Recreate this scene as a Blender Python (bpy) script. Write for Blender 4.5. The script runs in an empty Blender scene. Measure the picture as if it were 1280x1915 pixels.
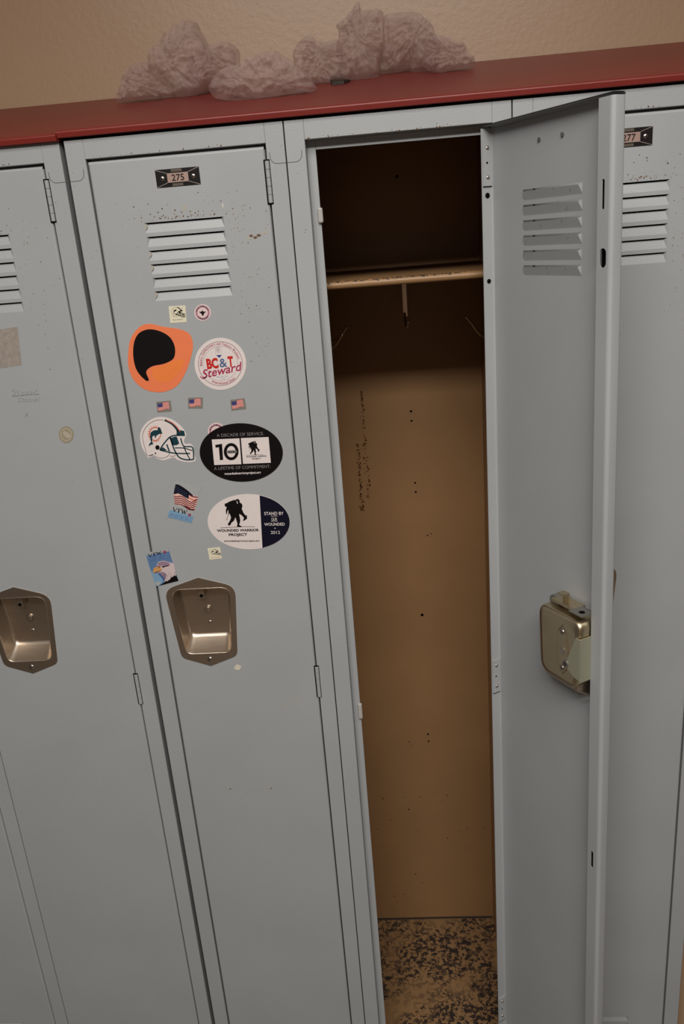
import bpy, bmesh, math, random
from mathutils import Vector, Matrix, noise
from mathutils.geometry import tessellate_polygon

C = bpy.context.scene.collection
H = 1.83                       # top of the locker row above the floor
PITCH = 0.305
# ------------------------------------------------------------------ camera
FPX = 1513.84
CAMP = (0.434113, -1.194601, H - 0.151596)
ROWS = [[0.9957675, 0.050633, -0.0767034], [-0.0560486, -0.3268787, -0.9434028], [-0.0728401, 0.943709, -0.3226573]]
cd = bpy.data.cameras.new('camera'); cam = bpy.data.objects.new('camera', cd); C.objects.link(cam)
cd.sensor_fit = 'HORIZONTAL'; cd.sensor_width = 36.0; cd.lens = FPX / 1280 * 36.0
cd.clip_start = 0.02
r0, r1, r2 = [Vector(r) for r in ROWS]
cam.matrix_world = Matrix.Translation(CAMP) @ Matrix((r0, -r1, -r2)).transposed().to_4x4()
bpy.context.scene.camera = cam

# ------------------------------------------------------------------ light
S = bpy.context.scene
S.view_settings.view_transform = 'Standard'; S.view_settings.look = 'None'
S.view_settings.gamma = 1.0; S.view_settings.use_curve_mapping = False
S.view_settings.exposure = 0.40
S.cycles.transparent_max_bounces = 48
wd = bpy.data.worlds.new('room_air'); S.world = wd; wd.use_nodes = True
wd.node_tree.nodes['Background'].inputs[0].default_value = (0.97, 0.95, 1.0, 1)
wd.node_tree.nodes['Background'].inputs[1].default_value = 0.035

def area(name, loc, target, sx, sy, power, col):
    l = bpy.data.lights.new(name, 'AREA'); l.shape = 'RECTANGLE'; l.size = sx; l.size_y = sy
    l.energy = power; l.color = col
    o = bpy.data.objects.new(name, l); C.objects.link(o); o.location = loc
    o.rotation_euler = (Vector(target) - Vector(loc)).to_track_quat('-Z', 'Y').to_euler()
area('ceiling_lamp_near', (0.40, -1.15, 2.78), (0.40, -1.15, 0), 1.5, 0.6, 13, (1.0, 0.93, 0.84))
area('ceiling_lamp_far', (0.40, -2.0, 2.78), (0.40, -2.0, 0), 1.5, 0.5, 50, (1.0, 0.945, 0.885))

# ------------------------------------------------------------------ pixel <-> place (measuring the photograph)
def ray(u, v):
    a, b = (u - 640) / FPX, (v - 957.5) / FPX
    return Vector(CAMP), r0 * a + r1 * b + r2
def on_y(u, v, y=0.0):
    o, d = ray(u, v); return o + d * ((y - o.y) / d.y)
SL0, SLK = 0.0105, 0.252       # slope of the red top: Z above locker top at y=0, rise per metre
def on_slope(u, v):
    o, d = ray(u, v)
    t = (H + SL0 + SLK * o.y - o.z) / (d.z - SLK * d.y)
    return o + d * t

# ------------------------------------------------------------------ mesh helper
class MB:
    def __init__(s, xf=None): s.v = []; s.f = []; s.m = []; s.mats = []; s.xf = xf; s.smooth = []
    def mi(s, mat):
        if mat not in s.mats: s.mats.append(mat)
        return s.mats.index(mat)
    def add(s, vs, fs, mat, smooth=False):
        b = len(s.v); s.v += [tuple(q) for q in vs]; k = s.mi(mat)
        for f in fs: s.f.append([b + i for i in f]); s.m.append(k); s.smooth.append(smooth)
    def box(s, x0, x1, y0, y1, z0, z1, mat):
        s.add([(x0,y0,z0),(x1,y0,z0),(x1,y1,z0),(x0,y1,z0),(x0,y0,z1),(x1,y0,z1),(x1,y1,z1),(x0,y1,z1)],
              [(0,3,2,1),(4,5,6,7),(0,1,5,4),(1,2,6,5),(2,3,7,6),(3,0,4,7)], mat)
    def sheet(s, outer, holes, y0, y1, mat, edge=True):
        """flat plate in the xz plane between y0 and y1 with holes"""
        loops = [[Vector((x, 0, z)) for x, z in l] for l in [outer] + holes]
        tr = tessellate_polygon([[Vector((q.x, q.z, 0)) for q in l] for l in loops])
        pts = [q for l in loops for q in l]
        for y in ((y0, y1) if y1 != y0 else (y0,)):
            s.add([(q.x, y, q.z) for q in pts], tr, mat)
        if edge and y1 != y0:
            for l in loops:
                n = len(l)
                s.add([(q.x, y, q.z) for y in (y0, y1) for q in l], [(i, (i+1) % n, n + (i+1) % n, n + i) for i in range(n)], mat)
    def strip(s, prof, z0, z1, mat, smooth=True):
        """open profile in xy swept along z (single sheet)"""
        n = len(prof)
        s.add([(x, y, z) for z in (z0, z1) for x, y in prof], [(i, i+1, n+i+1, n+i) for i in range(n-1)], mat, smooth)
    def loft(s, loops, mat, smooth=True, cap=False, closed=True):
        n = len(loops[0]); fs = []
        for k in range(len(loops) - 1):
            for i in range(n if closed else n - 1):
                fs.append((k*n+i, k*n+(i+1) % n, (k+1)*n+(i+1) % n, (k+1)*n+i))
        s.add([q for l in loops for q in l], fs, mat, smooth)
        if cap:
            s.add(loops[-1], [list(range(n))], mat); s.add(loops[0], [list(range(n))], mat)
    def cyl(s, c, ax, r, h, mat, seg=16, r2=None):
        ax = Vector(ax).normalized(); a = ax.orthogonal().normalized(); b = ax.cross(a); c = Vector(c); r2 = r if r2 is None else r2
        L = [[c + ax*hh + (a*math.cos(t) + b*math.sin(t))*rr for t in [2*math.pi*i/seg for i in range(seg)]] for hh, rr in ((0, r), (h, r2))]
        s.loft(L, mat, True, True)
    def dome(s, c, ax, r, h, mat, seg=14):
        ax = Vector(ax).normalized(); a = ax.orthogonal().normalized(); b = ax.cross(a); c = Vector(c)
        L = []
        for k in range(5):
            t = k/4*math.pi/2*0.96
            L.append([c + ax*(h*math.sin(t)) + (a*math.cos(q) + b*math.sin(q))*(r*math.cos(t)) for q in [2*math.pi*i/seg for i in range(seg)]])
        s.loft(L, mat, True, True)
    def tube(s, pts, r, mat, seg=8):
        pts = [Vector(p) for p in pts]; L = []
        for i, p in enumerate(pts):
            d = (pts[min(i+1, len(pts)-1)] - pts[max(i-1, 0)]).normalized()
            a = d.cross(Vector((0.13, 0.2, 1.0))).normalized(); b = d.cross(a)
            rr = r[i] if isinstance(r, (list, tuple)) else r
            L.append([p + (a*math.cos(q) + b*math.sin(q))*rr for q in [2*math.pi*k/seg for k in range(seg)]])
        s.loft(L, mat, True, True)
    def build(s, name, parent=None, bevel=0, cuts=None, origin=None, recalc=True):
        me = bpy.data.meshes.new(name); bm = bmesh.new()
        vs = [bm.verts.new(q) for q in s.v]
        for f, k, sm in zip(s.f, s.m, s.smooth):
            try: fc = bm.faces.new([vs[i] for i in f])
            except ValueError: continue
            fc.material_index = k; fc.smooth = sm
        if cuts:
            for z in cuts:
                bmesh.ops.bisect_plane(bm, geom=list(bm.verts)+list(bm.edges)+list(bm.faces), plane_co=(0,0,z), plane_no=(0,0,1))
        if recalc: bmesh.ops.recalc_face_normals(bm, faces=bm.faces)
        if s.xf:
            for q in bm.verts: q.co = s.xf(q.co)
        off = Vector((0, 0, 0))
        if parent is not None:
            p = parent
            while p is not None: off += p.location; p = p.parent
        elif origin is not None: off = Vector(origin)
        for q in bm.verts: q.co = q.co - off
        bm.to_mesh(me); bm.free()
        for m in s.mats: me.materials.append(m)
        o = bpy.data.objects.new(name, me); C.objects.link(o)
        if parent is not None: o.parent = parent
        elif origin is not None: o.location = origin
        if bevel:
            b = o.modifiers.new('bevel', 'BEVEL'); b.width = bevel; b.segments = 2; b.limit_method = 'ANGLE'; b.angle_limit = math.radians(50)
        return o
def tag(o, label=None, cat=None, group=None, kind=None):
    if label: o['label'] = label
    if cat: o['category'] = cat
    if group: o['group'] = group
    if kind: o['kind'] = kind
    return o
def empty(name, loc, label, cat, group=None):
    o = bpy.data.objects.new(name, None); C.objects.link(o); o.location = loc; o.empty_display_size = 0.05
    return tag(o, label, cat, group)

# ------------------------------------------------------------------ materials
def lin(c): return tuple((x/255/12.92 if x/255 <= .04045 else ((x/255+.055)/1.055)**2.4) for x in c) + (1,)
def mat(name, rgb, rough=.5, metal=0, spec=.5, var=0, vscale=8, bump=0, bscale=300, stretch=None, coat=0):
    m = bpy.data.materials.new(name); m.use_nodes = True; n = m.node_tree.nodes; l = m.node_tree.links; b = n['Principled BSDF']
    b.inputs['Base Color'].default_value = lin(rgb); b.inputs['Roughness'].default_value = rough; b.inputs['Metallic'].default_value = metal
    b.inputs['Specular IOR Level'].default_value = spec; b.inputs['Coat Weight'].default_value = coat
    tc = n.new('ShaderNodeTexCoord'); mp = n.new('ShaderNodeMapping'); l.new(tc.outputs['Object'], mp.inputs[0])
    if stretch: mp.inputs['Scale'].default_value = stretch
    if var:
        t = n.new('ShaderNodeTexNoise'); t.inputs['Scale'].default_value = vscale; t.inputs['Detail'].default_value = 5; l.new(mp.outputs[0], t.inputs[0])
        r = n.new('ShaderNodeMapRange'); l.new(t.outputs[0], r.inputs[0]); r.inputs[1].default_value = .3; r.inputs[2].default_value = .7
        r.inputs[3].default_value = 1-var; r.inputs[4].default_value = 1+var
        mx = n.new('ShaderNodeVectorMath'); mx.operation = 'SCALE'; mx.inputs[0].default_value = lin(rgb)[:3]; l.new(r.outputs[0], mx.inputs['Scale'])
        l.new(mx.outputs[0], b.inputs['Base Color'])
    if bump:
        t = n.new('ShaderNodeTexNoise'); t.inputs['Scale'].default_value = bscale; t.inputs['Detail'].default_value = 2; l.new(mp.outputs[0], t.inputs[0])
        bp = n.new('ShaderNodeBump'); bp.inputs['Strength'].default_value = bump; bp.inputs['Distance'].default_value = .001; l.new(t.outputs[0], bp.inputs['Height'])
        l.new(bp.outputs[0], b.inputs['Normal'])
    return m
M = {}
M['paint'] = mat('grey_blue_paint', (164, 168, 171), .42, var=.035, vscale=6, bump=.12, bscale=420)
M['tan'] = mat('tan_inside_paint', (152, 117, 80), .40, var=.06, vscale=7, bump=.15, bscale=300)
M['red'] = mat('red_paint', (122, 38, 32), .40, var=.07, vscale=5, bump=.15, bscale=250)
M['wall'] = mat('tan_wall_paint', (172, 142, 114), .40, var=.03, vscale=4, bump=.35, bscale=120)
M['dark'] = mat('gap_shade', (8, 7, 8), .9, spec=.1)  # near-black colour that stands in for shade inside gaps and holes
M['steel'] = mat('stainless_steel', (204, 190, 174), .36, metal=1, var=.05, vscale=30, bump=.06, bscale=60, stretch=(1, 1, 14))
M['zinc'] = mat('yellow_zinc', (214, 198, 166), .36, metal=1, var=.10, vscale=14)
M['rivet'] = mat('bare_rivet', (190, 180, 172), .28, metal=1)
M['galv'] = mat('galvanised_plate', (150, 148, 142), .38, metal=.8, var=.08, vscale=40)
M['brass'] = mat('plate_face', (176, 150, 140), .4, metal=.5)
M['black'] = mat('black_enamel', (14, 9, 11), .45, spec=.25)
M['line'] = mat('silver_line', (170, 160, 158), .35, metal=.6)
M['stripe'] = mat('plate_ridges', (96, 88, 78), .45, metal=.4)
M['rust'] = mat('rust_specks', (104, 74, 44), .8)
M['rusty'] = mat('rust_streak', (92, 54, 8), .8)
M['speck'] = mat('dark_specks', (58, 50, 44), .7)
M['chip'] = mat('pale_chip', (214, 206, 190), .6)
M['worn'] = mat('worn_edge', (172, 168, 156), .5)
M['residue'] = mat('tape_residue', (152, 143, 136), .8, var=.14, vscale=160)
M['pencil'] = mat('pencil_marks', (122, 120, 122), .7)
M['nylon'] = mat('nylon_bumper', (178, 176, 172), .35)
M['hookm'] = mat('hook_metal', (196, 186, 178), .3, metal=.9)
M['lockgreen'] = mat('pale_green_latch', (158, 158, 138), .40, metal=.35)
M['debris'] = mat('dark_scrap', (46, 34, 24), .7, var=.2, vscale=60)

def floor_mat():
    m = bpy.data.materials.new('worn_tan_floor'); m.use_nodes = True; n = m.node_tree.nodes; l = m.node_tree.links; b = n['Principled BSDF']
    tc = n.new('ShaderNodeTexCoord')
    def tex(s, d, lo, hi):
        t = n.new('ShaderNodeTexNoise'); t.inputs['Scale'].default_value = s; t.inputs['Detail'].default_value = d; t.inputs['Roughness'].default_value = .65
        l.new(tc.outputs['Object'], t.inputs[0]); r = n.new('ShaderNodeMapRange'); r.inputs[1].default_value = lo; r.inputs[2].default_value = hi
        l.new(t.outputs[0], r.inputs[0]); return r.outputs[0]
    a = tex(120, 6, .47, .53); c = tex(10, 3, .36, .52); e = tex(22, 6, .60, .68)
    mu = n.new('ShaderNodeMath'); mu.operation = 'MULTIPLY'; l.new(a, mu.inputs[0]); l.new(c, mu.inputs[1])
    mx = n.new('ShaderNodeMath'); mx.operation = 'MAXIMUM'; l.new(mu.outputs[0], mx.inputs[0]); l.new(e, mx.inputs[1])
    mi = n.new('ShaderNodeMix'); mi.data_type = 'RGBA'; l.new(mx.outputs[0], mi.inputs['Factor'])
    mi.inputs['A'].default_value = lin((140, 108, 72)); mi.inputs['B'].default_value = lin((40, 30, 27)); l.new(mi.outputs['Result'], b.inputs['Base Color'])
    b.inputs['Roughness'].default_value = .65
    return m
M['lfloor'] = floor_mat()
def veil_mat():
    m = bpy.data.materials.new('sheer_plastic'); m.use_nodes = True; n = m.node_tree.nodes; l = m.node_tree.links
    b = n['Principled BSDF']; b.inputs['Base Color'].default_value = lin((226, 205, 200)); b.inputs['Roughness'].default_value = .5; b.inputs['Specular IOR Level'].default_value = .3
    tr = n.new('ShaderNodeBsdfTransparent'); mx = n.new('ShaderNodeMixShader')
    tl = n.new('ShaderNodeBsdfTranslucent'); tl.inputs[0].default_value = lin((226, 205, 200))
    m2 = n.new('ShaderNodeMixShader'); m2.inputs[0].default_value = .5; l.new(b.outputs[0], m2.inputs[1]); l.new(tl.outputs[0], m2.inputs[2])
    mx.inputs[0].default_value = .36
    l.new(tr.outputs[0], mx.inputs[1]); l.new(m2.outputs[0], mx.inputs[2])
    l.new(mx.outputs[0], n['Material Output'].inputs['Surface'])
    return m
M['veil'] = veil_mat()

# ------------------------------------------------------------------ room
YB = 0.43                       # back wall
def struct(name, b): o = b.build(name); o['kind'] = 'structure'; return o
b = MB(); b.box(-2.5, 3.2, YB, YB+.1, 0, 2.9, M['wall']); struct('wall_back', b)
fm = mat('floor_tiles', (92, 84, 76), .45, var=.12, vscale=3)
b = MB(); b.box(-2.5, 3.2, -4.5, YB+.1, -.1, 0, fm); struct('floor', b)
b = MB(); b.box(-2.5, 3.2, -4.5, -4.4, 0, 2.9, M['wall']); struct('wall_front', b)  # unseen opposite wall, added so the steel has something brighter to reflect
b = MB(); b.box(.9275, 3.2, .045, YB, 0, H-.02, M['wall']); struct('wall_right', b)

# ------------------------------------------------------------------ lockers
WD = 0.247                      # door width
DT = 0.018                      # door thickness
FX = 0.0265                     # stile width
LB = -1.80                      # locker floor, measured from the top
DZ0, DZ1 = -1.772, -0.0295      # door bottom and top
def arc(cx, cy, r, a0, a1, n=6): return [(cx + r*math.cos(math.radians(a0+(a1-a0)*i/n)), cy + r*math.sin(math.radians(a0+(a1-a0)*i/n))) for i in range(n+1)]

def speck_cloud(b, pts, mt, rnd, smin=.0003, smax=.0011, y=-.00012):
    for x, z in pts:
        r = smin + (smax-smin)*rnd.random()**2.5; k = rnd.randint(4, 6); a = rnd.random()*6
        b.add([(x + r*(.6+.6*rnd.random())*math.cos(a+2*math.pi*i/k), y, z + r*(.6+.7*rnd.random())*math.sin(a+2*math.pi*i/k)) for i in range(k)], [list(range(k))], mt)
def ribbon(b, pts, w, mt, y):
    P2 = [Vector((p[0], 0, p[1])) for p in pts]
    L = []
    for i, p in enumerate(P2):
        d = (P2[min(i+1, len(P2)-1)] - P2[max(i-1, 0)]).normalized(); nn = Vector((-d.z, 0, d.x)) * w/2
        L.append((p+nn, p-nn))
    vs = []
    for a_, b_ in L: vs += [(a_.x, y, a_.z), (b_.x, y, b_.z)]
    b.add(vs, [(2*i, 2*i+1, 2*i+3, 2*i+2) for i in range(len(L)-1)], mt)

def frame(parent, X0, X1, rnd, rusty=0):
    b = MB(); p = M['paint']; Z0, Z1 = H-1.83, H
    xi0, xi1 = X0+FX, X1-FX+.001
    zt, zb = H-.0258, H-1.776
    # stiles and rails: face, inner return, stop
    b.box(X0, xi0, 0, .0015, Z0, Z1-.0005, p); b.box(xi1, X1, 0, .0015, Z0, Z1-.0005, p)
    b.box(xi0, xi1, 0, .0015, zt, Z1-.0005, p); b.box(xi0, xi1, 0, .0015, Z0, zb, p)
    b.box(X0, X0+.0015, .0015, .030, Z0, Z1-.0005, p); b.box(X1-.0015, X1, .0015, .030, Z0, Z1-.0005, p)
    b.box(xi0-.0015, xi0, .0015, .021, zb, zt, p); b.box(xi1, xi1+.0015, .0015, .021, zb, zt, p)
    b.box(xi0, xi0+.0125, .0195, .021, zb, zt, p); b.box(xi1-.004, xi1, .0195, .021, zb, zt, p)
    b.box(xi0, xi1, .0015, .021, zt, zt+.0015, p); b.box(xi0+.0125, xi1-.004, .0195, .021, zt-.012, zt, p)
    b.box(xi0+.0125, xi1-.004, .0195, .021, zb, zb+.012, p)
    # lapped corner joints, a curved seam on each side
    for s, xe, xo in ((1, X0, xi0), (-1, X1, xi1)):
        pts = [(xe, H-.0525), (xe+s*.012, H-.0525)] + [(xe+s*(.012+.009*math.sin(t)), H-.0435-.009*math.cos(t)) for t in [i/6*math.pi/2 for i in range(1, 7)]] + [(xe+s*.0213, H-.038)]
        ribbon(b, pts, .0007, M['speck'], -.0001)
    pts = [(X0+.03+rnd.random()*.2, zt+.0005+abs(rnd.gauss(0, .0016))) for _ in range(26+rusty)]
    speck_cloud(b, pts, M['rust'], rnd, .0004, .0016)
    pts = [(rnd.choice((X0+.002+rnd.random()*.022, X1-.002-rnd.random()*.022)), H-.03-rnd.random()**1.5*1.5) for _ in range(46)]
    speck_cloud(b, pts, M['speck'], rnd, .0002, .0007)
    return b.build('face_frame', parent, bevel=.0007)

def shell(parent, X0, X1, inside=False):
    b = MB(); t = M['tan']; y0, y1 = .0225, .412
    x0, x1 = X0+.0012, X1-.0012; T = .0008
    b.box(x0, x0+T, y0, y1, H-1.83, H-.001, t); b.box(x1-T, x1, y0, y1, H-1.83, H-.001, t)
    b.box(x0, x1, y1, y1+T, H-1.83, H-.001, t)
    b.box(x0, x1, y0, y1, H-.002, H-.001, t)
    if inside:
        rnd = random.Random(5)
        yb = y1-.0004
        for u, v, r in ((769,769,.0024),(770,787,.0021),(777,903,.0021),(778,920,.0022),(790,1150,.0033),(801,1373,.0024),(802,1386,.0021),(743,330,.003)):
            q = on_y(u, v, yb); k = 14
            b.add([(q.x+r*math.cos(i*2*math.pi/k), yb, q.z+r*math.sin(i*2*math.pi/k)) for i in range(k)], [list(range(k))], M['dark'])
        def streak(u0, v0, u1, v1, n, w, mt, lo=.0007, hi=.0027):
            pts = []
            for _ in range(n):
                t_ = rnd.random(); q = on_y(u0+(u1-u0)*t_+rnd.gauss(0, w), v0+(v1-v0)*t_, yb); pts.append((q.x, q.z))
            speck_cloud(b, pts, mt, rnd, lo, hi, yb)
        streak(669, 830, 678, 955, 120, 2.0, M['rusty']); streak(683, 830, 691, 930, 60, 3.0, M['rusty']); streak(676, 730, 685, 850, 70, 1.5, M['rusty'])
        streak(795, 1004, 806, 998, 8, 1, M['rusty']); streak(767, 1385, 769, 1396, 7, 2, M['speck'])
        for _ in range(90):
            u = 690+rnd.random()*240; v = 1480+rnd.random()*220; q = on_y(u, v, yb); speck_cloud(b, [(q.x, q.z)], M['speck'], rnd, .0005, .0022, yb)
        ribbon(b, [(x0+.002, H+LB+.003), (x0+.1, H+LB+.0035), (x0+.2, H+LB+.004), (x1-.002, H+LB+.003)], .006, M['speck'], yb)
    o = b.build('cabinet_body', parent)
    f = MB(); f.box(x0+T, x1-T, y0, y1-.0008, H+LB-.001, H+LB, M['lfloor'])
    f.build('bottom_shelf', parent)
    return o

LOUV = [-.1143 - .0187*i for i in range(6)]
LOUVB = [-1.6285 - .0187*i for i in range(6)]
CUPX, CUPZ = -.177, -.737       # centre of the pull recess, door coordinates
def rounded(pts, n=5):
    """pts: (x, z, radius); rounded polygon"""
    out = []; N = len(pts)
    for i, (x, z, r) in enumerate(pts):
        p = Vector((x, z)); a = Vector(pts[i-1][:2]); c = Vector(pts[(i+1) % N][:2])
        if r <= 0: out.append((x, z)); continue
        d1 = (a-p).normalized(); d2 = (c-p).normalized(); ang = d1.angle(d2); t = r/math.tan(ang/2)
        s0 = p+d1*t; s1 = p+d2*t
        for k in range(n+1):
            q = k/n; w = s0*(1-q)**2 + p*2*q*(1-q) + s1*q*q; out.append((w.x, w.y))
    return out
CUP_OUT = [(-.059, .060, .022), (0, .0785, .003), (.059, .060, .022), (.0475, -.066, .014), (0, -.0835, .003), (-.0475, -.066, .014)]
CUP_IN = [(-.049, .058, .017), (.049, .058, .017), (.0385, -.059, .014), (-.0385, -.059, .014)]
CUP_FL = [(-.044, .0575, .012), (.044, .0575, .012), (.034, -.040, .010), (-.034, -.040, .010)]
def shift(l, dx=CUPX, dz=CUPZ): return [(x+dx, z+dz+H) for x, z in l]

def door(parent, num, xf, rnd, cuts=None, marks=None, specks=1.0, low=0):
    LB_ = [z-low for z in LOUVB]
    p = M['paint']; b = MB(xf); z0, z1 = H+DZ0, H+DZ1
    R = .0035; T = .0009
    xl, xr = CUPX+.0295-.1065-.0 , 0
    L0, L1 = -.180, -.067      # louvre x range
    holes = [[(L0, H+z-.0135), (L1, H+z-.0135), (L1, H+z), (L0, H+z)] for z in LOUV+LB_]
    holes.append(shift(rounded(CUP_IN)))
    outer = [(-WD+R, z0+R), (-R, z0+R), (-R, z1-R), (-WD+R, z1-R)]
    b.sheet(outer, holes, 0, T, p)
    # rolled edges: hinge side, free side, top and bottom
    hf = arc(-R, R, R, -90, 0) + [(0, DT)]
    b.strip(hf, z0+R, z1-R, p)
    b.strip(arc(-R, R, R-T, -90, 0) + [(-T, DT)], z0+R, z1-R, p)
    ff = arc(-WD+R, R, R, -90, -180) + arc(-WD+.005, DT-.005, .005, 180, 90)
    b.strip(ff, z0+R, z1-R, p)
    lip = [(-WD+.005, z0+R), (-WD+.0225, z0+R), (-WD+.0225, z1-R), (-WD+.005, z1-R)]
    def slot(cx, cz, w, h, n=6):
        return [(cx+w/2*math.cos(math.radians(a)), cz+h/2-w/2+w/2*math.sin(math.radians(a))) for a in range(0, 181, 30)] + \
               [(cx+w/2*math.cos(math.radians(a)), cz-h/2+w/2+w/2*math.sin(math.radians(a))) for a in range(180, 361, 30)]
    lh = [slot(-WD+.0135, H-.131, .0042, .032), slot(-WD+.0125, H-.199, .0105, .0215), slot(-WD+.0135, H-1.055, .0045, .030)]
    b.sheet(lip, lh, DT-T, DT, p)
    for zz, sg in ((z1, 1), (z0, -1)):
        pr = [(zz - sg*R + sg*R*math.sin(t), R - R*math.cos(t)) for t in [i/6*math.pi/2 for i in range(7)]] + [(zz, DT-.001)]
        n = len(pr)
        for off in (0, T):
            b.add([(x, y+ (off if i == 0 else 0), z-sg*off) for x in (-WD+.001, -.001) for i, (z, y) in enumerate(pr)], [(i, i+1, n+i+1, n+i) for i in range(n-1)], p, True)
    b.box(-WD+.004, -WD+.021, .0105, .0115, z0+.02, z1-.02, M['dark'])  # dark backing strip, stands in for the shade behind the lip holes
    # louvres pressed inwards
    for z in LOUV+LB_:
        zz = H+z; d = .0036; zl = zz-.0022
        vs = [(L0, 0, zz-.0135), (L1, 0, zz-.0135), (L1-.004, d, zl), (L0+.004, d, zl), (L0, 0, zz), (L1, 0, zz)]
        b.add(vs, [(0, 1, 2, 3)], p); b.add([vs[0], vs[3], vs[4]], [(0, 1, 2)], M['paint']); b.add([vs[1], vs[5], vs[2]], [(0, 1, 2)], p)
        if rnd.random() < .8*specks:
            x = L0+.001; b.add([(x-.001, -.0002, zz-.001), (x+.002+.002*rnd.random(), -.0002, zz-.003), (x+.002, -.0002, zz-.007), (x-.001, -.0002, zz-.010)], [(0, 1, 2, 3)], M['worn'])
    # wear: rust specks round the louvres, dark specks elsewhere
    pts = [(rnd.gauss(-.12, .035), H-.1125+abs(rnd.gauss(0, .004))) for _ in range(int(90*specks))]
    speck_cloud(b, [q for q in pts if L0-.02 < q[0] < L1+.02], M['rust'], rnd, .0003, .0013)
    pts = [(rnd.gauss(-.045, .022), H-.10-rnd.random()**1.3*.22) for _ in range(int(230*specks))]
    speck_cloud(b, [q for q in pts if -.06 < q[0] < -.004], M['rust'], rnd, .0002, .0010)
    pts = [(-.02-rnd.random()*.2, H-.08-rnd.random()*.03) for _ in range(int(50*specks))]
    speck_cloud(b, pts, M['speck'], rnd, .0002, .0012)
    pts = [(-.005-rnd.random()*.235, H-.05-rnd.random()**1.4*1.7) for _ in range(int(170*specks))]
    speck_cloud(b, pts, M['speck'], rnd, .0002, .0006)
    for z in LOUV: speck_cloud(b, [(L0+.01+rnd.random()*.1, H+z-.002-rnd.random()*.008) for _ in range(int(9*specks))], M['rust'], rnd, .0002, .0009, .0035)
    if marks: marks(b)
    d = b.build('door', parent, cuts=cuts)
    # number plate
    q = MB(xf); cx, cz = -.1237, H-.0588; w, h = .0308, .0115; y = -.0006
    q.box(cx-w, cx+w, y, 0, cz-h, cz+h, M['black'])
    iw, ih = .0148, .0060; y2 = y-.0002
    q.add([(cx-iw, y2, cz-ih), (cx+iw, y2, cz-ih), (cx+iw, y2, cz+ih), (cx-iw, y2, cz+ih)], [(0,1,2,3)], M['brass'])
    for sx in (-1, 1):
        for sz in (-1, 1): ribbon(q, [(cx+sx*iw, cz+sz*ih), (cx+sx*(w-.0003), cz+sz*(h-.0003))], .0007, M['line'], y2)
    for sz in (-1, 1):
        q.add([(cx-.0085, y2, cz+sz*.0075), (cx+.0065, y2, cz+sz*.0075), (cx+.0065, y2, cz+sz*.0108), (cx-.0085, y2, cz+sz*.0108)], [(0,1,2,3)], M['stripe'])
    text_on(q, num, (cx-.0086, cz-.0041), (cx+.0088, cz-.0041), .0083, M['black'], y2-.0002, bold=.012)
    q.build('number_plate', d)
    for sx in (-1, 1):
        q = MB(xf); q.dome((cx+sx*.0217, y, cz), (0,-1,0), .0034, .0015, M['rivet']); q.cyl((cx+sx*.0217, y-.0013, cz), (0,-1,0), .0009, .0003, M['dark'])
        q.cyl((cx+sx*.0217, T, cz), (0,1,0), .0024, .0022, M['galv']); q.build('rivet', d)
    # recessed pull
    q = MB(xf)
    def lp(o, y): return [(x, y, z) for x, z in shift(o)]
    def lerp(a, c, t): return [(p_[0]*(1-t)+q_[0]*t, p_[1]*(1-t)+q_[1]*t) for p_, q_ in zip(a, c)]
    q.sheet(shift(rounded(CUP_OUT)), [shift(rounded([(x*1.04, z*1.03, r) for x, z, r in CUP_IN]))], -.0012, 0, M['steel'])
    i0 = rounded([(x*1.04, z*1.03, r) for x, z, r in CUP_IN], 7); i1 = rounded(CUP_IN, 7); i2 = rounded(CUP_FL, 7)
    fl2 = rounded([(x*.93, z*.94+.0005, r*.8) for x, z, r in CUP_FL], 7)
    q.loft([lp(i0, -.0012), lp(lerp(i0, i1, .55), -.0019), lp(i1, -.0005), lp(lerp(i1, i2, .12), .004), lp(lerp(i1, i2, .85), .0255), lp(i2, .0285), lp(fl2, .0295)], M['steel'])
    q.add(lp(fl2, .0295), [list(range(len(fl2)))], M['steel'])
    c = q.build('pull_cup', d)
    q = MB(xf); q.cyl((CUPX+.001, .0292, H+CUPZ+.008), (0,-1,0), .0064, .0016, M['rivet'], 20); q.dome((CUPX+.001, .0276, H+CUPZ+.008), (0,-1,0), .0046, .0006, M['steel']); q.build('latch_button', d)
    q = MB(xf); q.dome((CUPX+.0015, .0292, H+CUPZ-.0165), (0,-1,0), .0036, .0018, M['rivet']); q.build('rivet', d)
    q = MB(xf); q.dome((CUPX+.0005, -.0011, H+CUPZ-.0715), (0,-1,0), .0050, .0018, M['rivet']); q.cyl((CUPX+.0005, -.0025, H+CUPZ-.0715), (0,-1,0), .0013, .0003, M['dark']); q.build('rivet', d)
    q = MB(xf); hx, hz = CUPX-.004, H+CUPZ+.053
    q.box(hx-.004, hx+.0065, .012, .029, hz-.017, hz, M['steel']); q.cyl((hx+.0015, .0118, hz-.0125), (0,-1,0), .0030, .0004, M['dark']); q.build('lift_latch', d, bevel=.001)
    return d

def hinge(parent, xf, z0, z1, hollow=True):
    q = MB(xf); n = 5; L = (z1-z0)/n
    for i in range(n):
        q.cyl((.0018, -.0008, H+z0+L*i+.00025), (0,0,1), .0031, L-.0005, M['paint'], 14)
    q.cyl((.0018, -.0008, H+z0-.0003), (0,0,1), .0014, z1-z0+.0006, M['rivet'], 8)
    # dark inlay on the face, painted shade for the clearance round the barrel
    q.box(-.0031, .0056, -.00025, .0002, H+z0-.0018, H+z1+.0018, M['dark'])
    return q.build('hinge', parent)

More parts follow.
